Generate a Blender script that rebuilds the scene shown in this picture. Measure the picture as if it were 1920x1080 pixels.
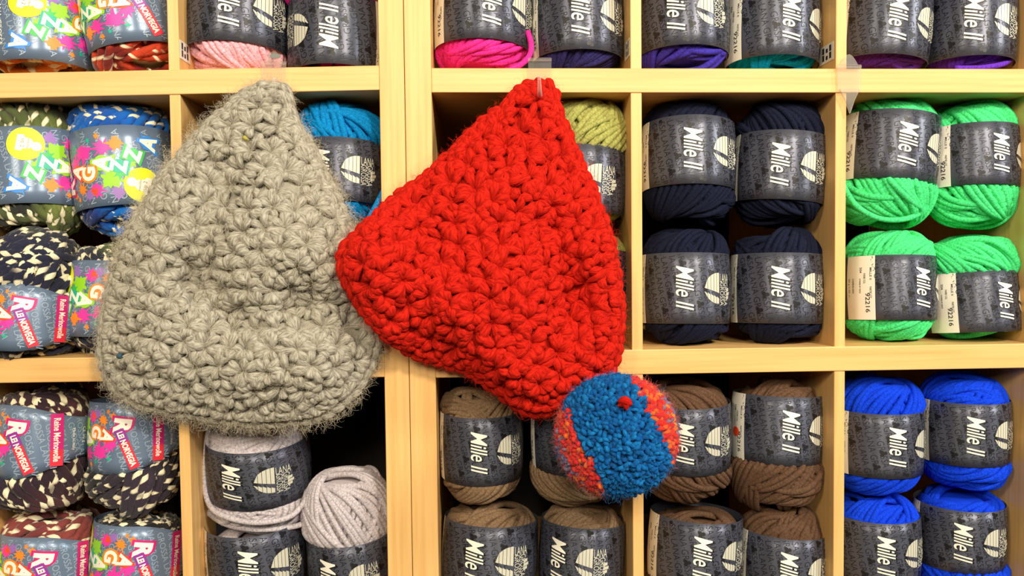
import bpy, bmesh, math, random
import numpy as np
from mathutils import Matrix, Vector

for o in list(bpy.data.objects):
    bpy.data.objects.remove(o)
rnd = random.Random(7)
rng = np.random.default_rng(11)
sc = bpy.context.scene
C = sc.collection
PI = math.pi
S = 0.0005            # metres per unit of the measured front plane
F = 1500.0            # focal length in pixels of a 1920 wide frame
D = F * S

# ------------------------------------------------------------ camera
def rot3(yaw, pitch, roll):
    y, p, r = [math.radians(v) for v in (yaw, pitch, roll)]
    cy, sy, cp, sp, cr, sr = math.cos(y), math.sin(y), math.cos(p), math.sin(p), math.cos(r), math.sin(r)
    Rr = np.array([[cr, -sr, 0], [sr, cr, 0], [0, 0, 1]])
    Rp = np.array([[1, 0, 0], [0, cp, sp], [0, -sp, cp]])
    Ry = np.array([[cy, 0, sy], [0, 1, 0], [-sy, 0, cy]])
    return Ry @ Rp @ Rr
CM = rot3(2.2206, 2.2747, 0.635)
def cw(v):                      # camera-style axes (right, down, forward) to world
    d = CM @ np.array(v, float)
    return Vector((d[0], d[2], -d[1]))
cam_data = bpy.data.cameras.new('camera')
cam = bpy.data.objects.new('camera', cam_data)
C.objects.link(cam)
right, up, back = cw((1, 0, 0)), -cw((0, 1, 0)), -cw((0, 0, 1))
mat = Matrix((right, up, back)).transposed().to_4x4()
mat.translation = Vector((0, -D, 0))
cam.matrix_world = mat
cam_data.sensor_width = 36
cam_data.lens = 36 * F / 1920
cam_data.clip_start = 0.01
sc.camera = cam

def P(px, py, y=0.0):
    """world point seen at a photo position, at distance y behind the shelf fronts (numpy ok)"""
    px = np.asarray(px, float); py = np.asarray(py, float)
    v = np.stack([px - 960, py - 540, np.full_like(px, F)], -1)
    d = v @ CM.T
    t = (np.asarray(y, float) + D) / d[..., 2]
    return np.stack([d[..., 0] * t, d[..., 2] * t - D, -d[..., 1] * t], -1)

# ------------------------------------------------------------ world, lights, exposure
w = bpy.data.worlds.new('shop'); sc.world = w
w.use_nodes = True
w.node_tree.nodes['Background'].inputs[0].default_value = (1.0, 0.86, 0.68, 1)
w.node_tree.nodes['Background'].inputs[1].default_value = 0.035
def area(name, loc, target, sx, sy, power, col):
    l = bpy.data.lights.new(name, 'AREA'); l.shape = 'RECTANGLE'; l.size = sx; l.size_y = sy
    l.energy = power; l.color = col
    o = bpy.data.objects.new(name, l); C.objects.link(o)
    o.location = loc
    o.rotation_euler = (Vector(target) - Vector(loc)).to_track_quat('-Z', 'Y').to_euler()
    return o
area('ceiling_lamp', (0.75, -1.5, 0.9), (0.15, 0, 0.0), 0.22, 0.22, 22, (1.0, 0.88, 0.70))
area('side_lamp', (1.75, -0.95, 0.75), (0.45, 0, 0.12), 0.16, 0.4, 14, (1.0, 0.97, 0.88))
area('left_lamp', (-0.95, -1.5, 0.75), (-0.2, 0, 0.0), 0.25, 0.3, 9, (1.0, 0.85, 0.62))
area('aisle_lamp', (-0.05, -2.0, 0.75), (0.0, 0, 0.05), 0.3, 0.6, 19, (1.0, 0.88, 0.68))
sc.view_settings.view_transform = 'Standard'
sc.view_settings.look = 'None'
sc.view_settings.gamma = 1
sc.view_settings.use_curve_mapping = False
sc.view_settings.exposure = 0.45

# ------------------------------------------------------------ helpers
def lin(r, g, b):
    f = lambda c: (c / 255 / 12.92) if c / 255 <= 0.04045 else ((c / 255 + 0.055) / 1.055) ** 2.4
    return (f(r), f(g), f(b), 1)

def new_mat(name, col, rough=0.6, metal=0.0, spec=0.5, **kw):
    m = bpy.data.materials.new(name); m.use_nodes = True
    b = m.node_tree.nodes['Principled BSDF']
    b.inputs['Base Color'].default_value = col
    b.inputs['Roughness'].default_value = rough
    b.inputs['Metallic'].default_value = metal
    b.inputs['Specular IOR Level'].default_value = spec
    for k, v in kw.items():
        b.inputs[k.replace('_', ' ')].default_value = v
    return m
def N(m, t, **kw):
    n = m.node_tree.nodes.new(t)
    for k, v in kw.items(): setattr(n, k, v)
    return n
def L(m, a, b): m.node_tree.links.new(a, b)
def bsdf(m): return m.node_tree.nodes['Principled BSDF']

def wood(name, axis):
    m = new_mat(name, lin(230, 186, 118), 0.42, spec=0.4)
    tc = N(m, 'ShaderNodeTexCoord'); mp = N(m, 'ShaderNodeMapping')
    L(m, tc.outputs['Object'], mp.inputs[0])
    s = [90, 90, 90]; s[axis] = 3.0
    mp.inputs['Scale'].default_value = s
    nz = N(m, 'ShaderNodeTexNoise'); nz.inputs['Scale'].default_value = 2.2; nz.inputs['Detail'].default_value = 5
    L(m, mp.outputs[0], nz.inputs[0])
    cr = N(m, 'ShaderNodeValToRGB')
    cr.color_ramp.elements[0].position = 0.32; cr.color_ramp.elements[0].color = lin(222, 174, 106)
    cr.color_ramp.elements[1].position = 0.62; cr.color_ramp.elements[1].color = lin(234, 190, 124)
    L(m, nz.outputs[0], cr.inputs[0]); L(m, cr.outputs[0], bsdf(m).inputs['Base Color'])
    return m
WX, WZ = wood('maple_along', 0), wood('maple_upright', 2)

def fibre(m, base_out, su, sv, strength, dist, tilt=0.0):
    """fine fibre grooves running along a strand, from its UVs"""
    uv = N(m, 'ShaderNodeUVMap'); mp = N(m, 'ShaderNodeMapping')
    mp.inputs['Scale'].default_value = (su, sv, 1); mp.inputs['Rotation'].default_value = (0, 0, tilt)
    L(m, uv.outputs[0], mp.inputs[0])
    nz = N(m, 'ShaderNodeTexNoise'); nz.inputs['Scale'].default_value = 1; nz.inputs['Detail'].default_value = 3
    L(m, mp.outputs[0], nz.inputs[0])
    bp = N(m, 'ShaderNodeBump'); bp.inputs['Strength'].default_value = strength; bp.inputs['Distance'].default_value = dist
    L(m, nz.outputs[0], bp.inputs['Height']); L(m, bp.outputs[0], bsdf(m).inputs['Normal'])
    return nz

def yarn_mat(name, col, sheen=0.25, col2=None):
    m = new_mat('yarn_' + name, col, 0.9, spec=0.12)
    b = bsdf(m)
    b.inputs['Sheen Weight'].default_value = sheen
    b.inputs['Sheen Roughness'].default_value = 0.5
    b.inputs['Sheen Tint'].default_value = col
    nz = fibre(m, None, 700, 5, 0.6, 0.0008, 0.6)
    mx = N(m, 'ShaderNodeMix', data_type='RGBA')
    d = 0.62
    mx.inputs[6].default_value = (col[0] * d, col[1] * d, col[2] * d, 1)
    mx.inputs[7].default_value = tuple(min(1, c * 1.18) for c in col[:3]) + (1,)
    rp = N(m, 'ShaderNodeMapRange'); rp.inputs[1].default_value = 0.3; rp.inputs[2].default_value = 0.6
    L(m, nz.outputs[0], rp.inputs[0]); L(m, rp.outputs[0], mx.inputs[0])
    L(m, mx.outputs[2], b.inputs['Base Color'])
    return m

def marl_mat(name, cols, cream=(232, 222, 190), amount=0.35, stretch=14):
    """two-ply roving: one ply partly cream, the other slowly changing colour along the strand"""
    m = new_mat('yarn_' + name, lin(*cols[0]), 0.9, spec=0.12)
    b = bsdf(m)
    b.inputs['Sheen Weight'].default_value = 0.2
    nzf = fibre(m, None, 500, 6, 0.7, 0.001, 0.5)
    uv = N(m, 'ShaderNodeUVMap'); sp = N(m, 'ShaderNodeSeparateXYZ'); L(m, uv.outputs[0], sp.inputs[0])
    cs = N(m, 'ShaderNodeMath', operation='MULTIPLY'); cs.inputs[1].default_value = 2 * PI
    L(m, sp.outputs[1], cs.inputs[0])
    co = N(m, 'ShaderNodeMath', operation='COSINE'); L(m, cs.outputs[0], co.inputs[0])
    ply = N(m, 'ShaderNodeMapRange'); ply.inputs[1].default_value = amount; ply.inputs[2].default_value = amount + 0.25
    L(m, co.outputs[0], ply.inputs[0])
    tc = N(m, 'ShaderNodeTexCoord')
    oi = N(m, 'ShaderNodeObjectInfo')
    nz = N(m, 'ShaderNodeTexNoise', noise_dimensions='4D'); nz.inputs['Scale'].default_value = stretch; nz.inputs['Detail'].default_value = 1
    L(m, tc.outputs['Object'], nz.inputs[0])
    wm = N(m, 'ShaderNodeMath', operation='MULTIPLY'); wm.inputs[1].default_value = 40
    L(m, oi.outputs['Random'], wm.inputs[0]); L(m, wm.outputs[0], nz.inputs['W'])
    cr = N(m, 'ShaderNodeValToRGB'); cr.color_ramp.interpolation = 'LINEAR'
    n = len(cols)
    for i, c in enumerate(cols):
        t = 0.34 + 0.32 * i / max(1, n - 1)
        e = cr.color_ramp.elements[i] if i < 2 else cr.color_ramp.elements.new(t)
        e.position = t; e.color = lin(*c)
    L(m, nz.outputs[0], cr.inputs[0])
    mx = N(m, 'ShaderNodeMix', data_type='RGBA')
    mx.inputs[7].default_value = lin(*cream)
    # cream comes and goes along the ply
    nn = N(m, 'ShaderNodeTexNoise', noise_dimensions='1D'); nn.inputs['Scale'].default_value = 45; nn.inputs['Detail'].default_value = 0
    L(m, sp.outputs[0], nn.inputs['W'])
    gt = N(m, 'ShaderNodeMapRange'); gt.inputs[1].default_value = 0.45; gt.inputs[2].default_value = 0.50
    L(m, nn.outputs[0], gt.inputs[0])
    mu = N(m, 'ShaderNodeMath', operation='MULTIPLY'); L(m, ply.outputs[0], mu.inputs[0]); L(m, gt.outputs[0], mu.inputs[1])
    L(m, mu.outputs[0], mx.inputs[0]); L(m, cr.outputs[0], mx.inputs[6])
    L(m, mx.outputs[2], b.inputs['Base Color'])
    return m

class MB:
    """collects geometry and links it as one mesh object"""
    def __init__(s): s.v = []; s.f = []; s.uv = []; s.mi = []; s.col = []; s.n = 0; s.mats = []
    def slot(s, m):
        if m not in s.mats: s.mats.append(m)
        return s.mats.index(m)
    def add(s, v, f, mat=None, uv=None, col=None):
        v = np.asarray(v, float)
        k = s.slot(mat) if mat else 0
        s.v.append(v)
        for i, q in enumerate(f):
            s.f.append([int(a) + s.n for a in q]); s.mi.append(k)
            s.uv.extend(uv[i] if uv is not None else [(0, 0)] * len(q))
        s.col.append(np.tile(col if col is not None else (1, 1, 1, 1), (len(v), 1)))
        s.n += len(v)
    def mesh(s, name, smooth=True, color=False):
        me = bpy.data.meshes.new(name)
        me.from_pydata(np.concatenate(s.v).tolist(), [], s.f)
        if s.mats:
            for m in s.mats: me.materials.append(m)
            me.polygons.foreach_set('material_index', s.mi)
        uvl = me.uv_layers.new(name='UVMap')
        uvl.data.foreach_set('uv', np.array(s.uv, float).ravel())
        if color:
            ca = me.color_attributes.new('dye', 'FLOAT_COLOR', 'POINT')
            ca.data.foreach_set('color', np.concatenate(s.col).ravel())
        me.polygons.foreach_set('use_smooth', [smooth] * len(me.polygons))
        me.update()
        return me
    def build(s, name, parent=None, smooth=True, color=False):
        return link(name, s.mesh(name, smooth, color), parent)

def link(name, me, parent=None):
    o = bpy.data.objects.new(name, me); C.objects.link(o)
    if parent: o.parent = parent
    return o
def empty(name, loc=(0, 0, 0)):
    o = bpy.data.objects.new(name, None); C.objects.link(o)
    o.location = loc; o.empty_display_size = 0.02
    return o
def tag(o, label, cat=None, group=None, kind=None):
    if label: o['label'] = label
    if cat: o['category'] = cat
    if group: o['group'] = group
    if kind: o['kind'] = kind
    return o

def unit(a): return a / np.maximum(np.linalg.norm(a, axis=-1, keepdims=True), 1e-12)

def tube(mb, p, r, k=8, ref=None, closed=False, mat=None, lobes=0, amp=0.0, pitch=0.014, u0=0.0, phase=0.0):
    p = np.asarray(p, float); n = len(p)
    if closed: t = np.roll(p, -1, 0) - np.roll(p, 1, 0)
    else: t = np.gradient(p, axis=0)
    t = unit(t)
    if ref is None:
        ref = np.tile([0.13, -0.9, 0.4], (n, 1))
    b = unit(np.cross(t, ref)); nn = np.cross(b, t)
    seg = np.linalg.norm(np.diff(np.vstack([p, p[:1]]), axis=0), axis=1)
    s = np.concatenate([[0], np.cumsum(seg)])
    if closed and lobes:
        pitch = s[-1] / max(1, round(s[-1] / pitch))
    r = np.broadcast_to(np.asarray(r, float), (n,))
    th = np.arange(k) / k * 2 * PI
    ph = (s[:n, None] / pitch + phase) * 2 * PI
    rr = r[:, None] * (1 + amp * np.cos(lobes * (th[None] - ph))) if lobes else np.tile(r[:, None], (1, k))
    v = p[:, None] + rr[..., None] * (np.cos(th)[None, :, None] * nn[:, None] + np.sin(th)[None, :, None] * b[:, None])
    f = []; uv = []
    m = n if closed else n - 1
    tw = 1.0 / pitch if lobes else 0.0
    for i in range(m):
        i2 = (i + 1) % n
        a, c = s[i], s[i + 1]; pa = phase if lobes else 0
        for j in range(k):
            j2 = (j + 1) % k
            f.append((i * k + j, i * k + j2, i2 * k + j2, i2 * k + j))
            uv.append(((u0 + a, j / k - a * tw - pa), (u0 + a, (j + 1) / k - a * tw - pa), (u0 + c, (j + 1) / k - c * tw - pa), (u0 + c, j / k - c * tw - pa)))
    if not closed:
        f.append(tuple(range(k))[::-1]); uv.append([(u0, 0)] * k)
        f.append(tuple((n - 1) * k + j for j in range(k))); uv.append([(u0, 0)] * k)
    mb.add(v.reshape(-1, 3), f, mat, uv)

def box(mb, x0, x1, y0, y1, z0, z1, mat=None, zs=0.0, bev=0.0008):
    """box with softened edges; zs raises the right end"""
    bm = bmesh.new()
    bmesh.ops.create_cube(bm, size=1)
    for v in bm.verts:
        a = v.co.x + .5
        v.co = Vector((x0 + (x1 - x0) * a, y0 + (y1 - y0) * (v.co.y + .5), z0 + (z1 - z0) * (v.co.z + .5) + zs * a))
    if bev: bmesh.ops.bevel(bm, geom=bm.edges[:], offset=bev, segments=2, affect='EDGES', profile=0.5)
    mb.add([v.co[:] for v in bm.verts], [[v.index for v in f.verts] for f in bm.faces], mat)
    bm.free()

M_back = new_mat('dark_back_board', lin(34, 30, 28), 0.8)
# ------------------------------------------------------------ bookcases
def q(v): return v * S
DEPTH = 0.33
def bookcase(name, label, outer_l, outer_r, pt, dividers, shelves, top=-930, bot=1340, panels=('both',)):
    root = empty(name, (q((outer_l + outer_r) / 2), 0.0, -q(bot)))
    tag(root, label, 'bookcase')
    off = root.location.copy()
    def part(nm, x0, x1, z0, z1, m, y0=0.0, y1=DEPTH, zs=0.0, bev=0.0008):
        mb = MB(); box(mb, q(x0) - off.x, q(x1) - off.x, y0, y1, -q(z1) - off.z, -q(z0) - off.z, m, zs, bev)
        return mb.build(nm, root, smooth=False)
    part('side_panel', outer_l, outer_l + pt, top, bot, WZ)
    part('side_panel', outer_r - pt, outer_r, top, bot, WZ)
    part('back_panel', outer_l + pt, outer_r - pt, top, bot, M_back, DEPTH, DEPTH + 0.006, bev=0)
    xl, xr = outer_l + pt, outer_r - pt
    for (za, zb, th) in shelves:
        part('shelf', xl, xr, za, za + th, WX, 0.0005, DEPTH, q(za - zb))
    zs = [top] + [s for s in shelves] + [bot]
    for (dx0, dx1) in dividers:
        rows = [(-930, -1)] 
        for i in range(len(shelves) - 1):
            a, b = shelves[i], shelves[i + 1]
            t = (((dx0 + dx1) / 2) - xl) / (xr - xl)
            z0 = a[0] + (a[1] - a[0]) * t + a[2]
            z1 = b[0] + (b[1] - b[0]) * t
            part('divider', dx0, dx1, z0 - 2, z1 + 2, WZ, 0.0018, DEPTH)
    return root
left_case = bookcase('bookcase', 'pale maple bookcase on the left, behind the grey hat, holding the speckled yarn', -980, -137, 46,
    [(-567, -547)], [(-905, -905, 45), (-341, -355, 45), (178, 179, 45), (711, 711, 45), (1240, 1240, 45)])
right_case = bookcase('bookcase', 'wide pale maple bookcase on the right, holding navy, green and blue yarn', -136, 1115, 49,
    [(285, 306), (676, 697)], [(-905, -905, 45), (-350, -346, 45), (180, 180, 47), (711, 711, 45), (1240, 1240, 45)])

M_paper = new_mat('label_paper', lin(235, 232, 220), 0.5)
M_ink = new_mat('ink', lin(40, 38, 42), 0.5)
def price_sticker(parent, px, py, y, wz, hz, side=1):
    p = P(px, py, 0)
    return p

# ------------------------------------------------------------ lettering
_tc = {}
def glyphs(txt, bold=0.0, shear=0.0, spacing=1.0):
    """flat triangles of a text, fitted to a unit height, and its width"""
    key = (txt, bold, shear, spacing)
    if key in _tc: return _tc[key]
    cu = bpy.data.curves.new('t', 'FONT'); cu.body = txt; cu.offset = bold; cu.shear = shear
    cu.space_character = spacing; cu.size = 1; cu.resolution_u = 3
    o = bpy.data.objects.new('t', cu); C.objects.link(o)
    dg = bpy.context.evaluated_depsgraph_get(); dg.update()
    ev = o.evaluated_get(dg); me = ev.to_mesh()
    v = np.array([x.co[:2] for x in me.vertices]); f = [list(p.vertices) for p in me.polygons]
    ev.to_mesh_clear(); bpy.data.objects.remove(o); bpy.data.curves.remove(cu)
    v -= v.min(0)
    _tc[key] = (v, f)
    return _tc[key]
def fitted(txt, wd, ht, **kw):
    v, f = glyphs(txt, **kw); v = v.copy()
    mx = v.max(0)
    v[:, 0] *= wd / mx[0]; v[:, 1] *= ht / mx[1]
    v[:, 0] -= wd / 2; v[:, 1] -= ht / 2
    return v, f
def turn(v, deg, at=(0, 0)):
    a = math.radians(deg); c, s = math.cos(a), math.sin(a)
    return np.stack([v[:, 0] * c - v[:, 1] * s + at[0], v[:, 0] * s + v[:, 1] * c + at[1]], -1)
def chop(v, f, step=5):
    """cut a flat mesh into strips so that it can bend round the ball"""
    bm = bmesh.new()
    vs = [bm.verts.new((a[0], a[1], 0)) for a in v]
    for q_ in f:
        try: bm.faces.new([vs[i] for i in q_])
        except ValueError: pass
    lo, hi = v.min(0), v.max(0)
    for ax, st in ((0, step), (1, step * 3)):
        k = math.ceil(lo[ax] / st) * st
        while k < hi[ax]:
            co = [0, 0, 0]; no = [0, 0, 0]; co[ax] = k; no[ax] = 1
            bmesh.ops.bisect_plane(bm, geom=bm.verts[:] + bm.edges[:] + bm.faces[:], plane_co=co, plane_no=no, dist=1e-4)
            k += st
    bm.verts.index_update()
    V = np.array([x.co[:2] for x in bm.verts]); Fc = [[x.index for x in fc.verts] for fc in bm.faces]
    bm.free()
    return V, Fc
LR, LH = 85.0, 69.0          # nominal label radius and half height, in front-plane units
def wrap(v, lift):
    r = LR * (1.0 - 0.03 * (v[:, 1] / LH) ** 2) + lift
    th = v[:, 0] / LR
    return np.stack([r * np.sin(th), -r * np.cos(th), v[:, 1]], -1) * S
def decal(mb, v, f, mat, lift=0.5, cut=True, step=5):
    if cut: v, f = chop(v, f, step)
    # flat normals outwards
    out = []
    for q_ in f:
        a = v[q_]
        ar = sum(a[i][0] * a[(i + 1) % len(a)][1] - a[(i + 1) % len(a)][0] * a[i][1] for i in range(len(a)))
        out.append(q_ if ar > 0 else q_[::-1])
    mb.add(wrap(v, lift), out, mat)
def poly(pts): return np.array(pts, float), [list(range(len(pts)))]
def disc(cx, cy, r, n=24, ry=None):
    return poly([(cx + r * math.cos(2 * PI * i / n), cy + (ry or r) * math.sin(2 * PI * i / n)) for i in range(n)])
def rect(x0, x1, y0, y1): return poly([(x0, y0), (x1, y0), (x1, y1), (x0, y1)])

def foil(name, col, rough, metal, aniso=0.0, coat=0.0):
    m = new_mat(name, col, rough, metal, spec=0.5)
    b = bsdf(m)
    b.inputs['Coat Weight'].default_value = coat
    b.inputs['Coat Roughness'].default_value = 0.12
    if aniso:
        b.inputs['Anisotropic'].default_value = aniso
        tg = N(m, 'ShaderNodeTangent', direction_type='RADIAL', axis='Z')
        L(m, tg.outputs[0], b.inputs['Tangent'])
        b.inputs['Anisotropic Rotation'].default_value = ANROT
    return m
ANROT = 0.25
M_band = foil('band_dark_foil', lin(88, 91, 106), 0.4, 0.5, 0.8)
M_bprint = foil('band_dark_print', lin(20, 20, 26), 0.45, 0.1, 0.6)
M_white = new_mat('print_white', lin(252, 250, 236), 0.4)
M_black = new_mat('print_black', lin(16, 16, 20), 0.5)
M_logo = new_mat('print_silver', lin(205, 204, 188), 0.4)
M_blue = foil('band_blue', lin(112, 132, 160), 0.3, 0.25, 0.6)
M_bluelite = new_mat('print_bluelite', lin(150, 168, 190), 0.4)
def flat(n, *c): return new_mat('print_' + n, lin(*c), 0.45)
K = dict(yellow=flat('yellow', 232, 236, 20), pink=flat('pink', 240, 60, 170), orange=flat('orange', 250, 140, 40), lime=flat('lime', 150, 215, 40),
         green=flat('green', 60, 190, 90), teal=flat('teal', 30, 180, 150), sky=flat('sky', 50, 140, 235), red=flat('red', 228, 50, 70),
         magenta=flat('magenta', 205, 30, 120), purple=flat('purple', 150, 50, 160), violet=flat('violet', 150, 110, 190), coral=flat('coral', 248, 78, 40),
         grey=flat('grey', 140, 140, 60))

def band_mesh(mats_fn, hfun, n=120):
    """paper band with thickness; hfun(theta)-> (bottom, top)"""
    mb = MB(); mats_fn = mats_fn
    rows = 7
    th = np.linspace(0, 2 * PI, n, endpoint=False)
    V = []; 
    for side, dr in ((0, 0.0), (1, -0.5)):
        for j in range(rows):
            for t in th:
                tt = (t + PI) % (2 * PI) - PI
                lo, hi = hfun(tt)
                z = lo + (hi - lo) * j / (rows - 1)
                r = LR * (1.0 - 0.03 * (z / LH) ** 2) + dr
                V.append((r * math.sin(t) * S, -r * math.cos(t) * S, z * S))
    Fc = []; base = rows * n
    for j in range(rows - 1):
        for i in range(n):
            i2 = (i + 1) % n
            Fc.append((j * n + i, j * n + i2, (j + 1) * n + i2, (j + 1) * n + i))
            Fc.append((base + j * n + i, base + (j + 1) * n + i, base + (j + 1) * n + i2, base + j * n + i2))
    for i in range(n):
        i2 = (i + 1) % n
        Fc.append((i, base + i, base + i2, i2))
        t_ = (rows - 1) * n
        Fc.append((t_ + i, t_ + i2, base + t_ + i2, base + t_ + i))
    mb.add(V, Fc, mats_fn)
    return mb

# --- the dark band: background lettering, white bar-code panel, title, emblem
def clover(cx, cy, r):
    out = []
    for a in (90, 210, 330):
        out.append(disc(cx + r * .55 * math.cos(math.radians(a)), cy + r * .55 * math.sin(math.radians(a)), r * .55, 10))
    return out
def dark_band():
    mb = band_mesh(M_band, lambda t: (-LH, LH))
    r1 = random.Random(3)
    a, fa = glyphs('LANA·GR', -0.012); b, fb = glyphs('SSA·', -0.012)
    ht = 12.0; sc_ = ht / a[:, 1].max()
    la = a[:, 0].max() * sc_ * 0.95; lb = b[:, 0].max() * sc_ * 0.95
    period = la + lb + 13
    u = -80.0; k = 0
    while u < 245:
        s0 = LH + 6 - (k * 37 % period) - period * 0
        s0 = LH + 10 + (k * 31 % period)
        x = -s0
        while x < LH:
            for (vv, ff, x0) in ((a, fa, x), (b, fb, x + la + 11)):
                v = vv.copy() * sc_; v[:, 0] *= 0.95; v[:, 0] += x0; v[:, 1] -= ht / 2
                # per glyph triangles beyond the band edge are dropped
                w_ = turn(v, -79, (u, 0))
                keep = [f_ for f_ in ff if np.abs(w_[f_, 1]).max() < LH - 1.0]
                if keep: decal(mb, w_, keep, M_bprint, 0.3, cut=False)
            for (cv, cf) in clover(0, 0, 7.0):
                cv = cv + np.array([x + la + 5.5, 0]); w_ = turn(cv, -79, (u, 0))
                if np.abs(w_[:, 1]).max() < LH - 1: decal(mb, w_, cf, M_bprint, 0.3, cut=False)
            x += period
        u += 17.0; k += 1
    # white panel with codes
    e = -89
    decal(mb, *rect(e - 66, e, -LH + .3, LH - .3), M_paper, 0.3)
    for i in range(17):
        y = 8 + i * 1.9 - 20; wd = 0.6 + r1.random() * 0.8
        decal(mb, *rect(e - 48, e - 28, y, y + wd), M_ink, 0.6, cut=False)
    for txt, x, y, l_, h_ in (('92216', e - 14, -32, 42, 9), ('MILLE II', e - 8, 30, 26, 4), ('504', e - 28, 38, 12, 5), ('PARTIE LOT', e - 8, -10, 24, 4), ('FARBE COL', e - 20, 20, 22, 4)):
        v, f_ = fitted(txt, l_, h_, bold=0.01); decal(mb, turn(v, -90, (x, y)), f_, M_ink, 0.6, cut=False)
    v, f_ = fitted('50 g = 55 m', 40, 5); decal(mb, turn(v, -90, (e - 58, 0)), f_, M_ink, 0.6, cut=False)
    me_band = mb.mesh('label_band')
    # title
    t = MB()
    v, f_ = fitted('Mille II', 87, 34, bold=0.012, shear=0.32, spacing=0.92)
    decal(t, turn(v, -90, (2.4, -1.2)), f_, M_black, 0.7)
    v, f_ = fitted('Mille II', 86, 32, bold=0.004, shear=0.32, spacing=0.94)
    decal(t, turn(v, -90, (0, 0)), f_, M_white, 1.0)
    me_t = t.mesh('title_print')
    # emblem: a striped round shape split by a slot, with condensed lettering
    g = MB(); cx = 66
    def arcpts(x0, r, n=9): pass
    for i in range(5):                                   # left lobe, upper, vertical stripes
        xa = cx - 30 + i * 6.6; xb = xa + 5.8
        ya = math.sqrt(max(0, 30 ** 2 - (xa - cx) ** 2)); yb = math.sqrt(max(0, 30 ** 2 - (xb - cx) ** 2))
        decal(g, *poly([(xa, 0.5 - (i * 2.0)), (xb, 0.5 - (i + 1) * 2.0), (xb, yb), (xa, ya)]), M_logo, 0.7)
        decal(g, *poly([(xa, -max(ya, 7 + i * 2)), (xb, -max(yb, 9 + i * 2)), (xb, -8 - (i + 1) * 2.4), (xa, -6 - i * 2.4)]), M_logo, 0.7)
    for i in range(3):
        y0 = -22 + i * 7.5
        decal(g, *poly([(cx + 24, y0), (cx + 36 - abs(i - 1) * 3, y0 + 2.5), (cx + 36 - abs(i - 1) * 3, y0 + 8.5), (cx + 24, y0 + 6.5)]), M_logo, 0.7)
    v, f_ = fitted('LANA', 26, 17, bold=0.0); decal(g, turn(v, 0, (cx + 17.5, 20)), f_, M_logo, 1.0)
    v, f_ = fitted('GROSSA', 45, 12, bold=0.0); decal(g, turn(v, -90, (cx + 22, -11)), f_, M_logo, 1.0)
    v, f_ = fitted('GROSSA', 45, 11, bold=0.0); decal(g, turn(v, -90, (cx + 10, -11)), f_, M_logo, 1.0)
    me_g = g.mesh('emblem_print')
    return me_band, me_t, me_g
ME_BAND, ME_TITLE, ME_EMBLEM = dark_band()

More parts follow.
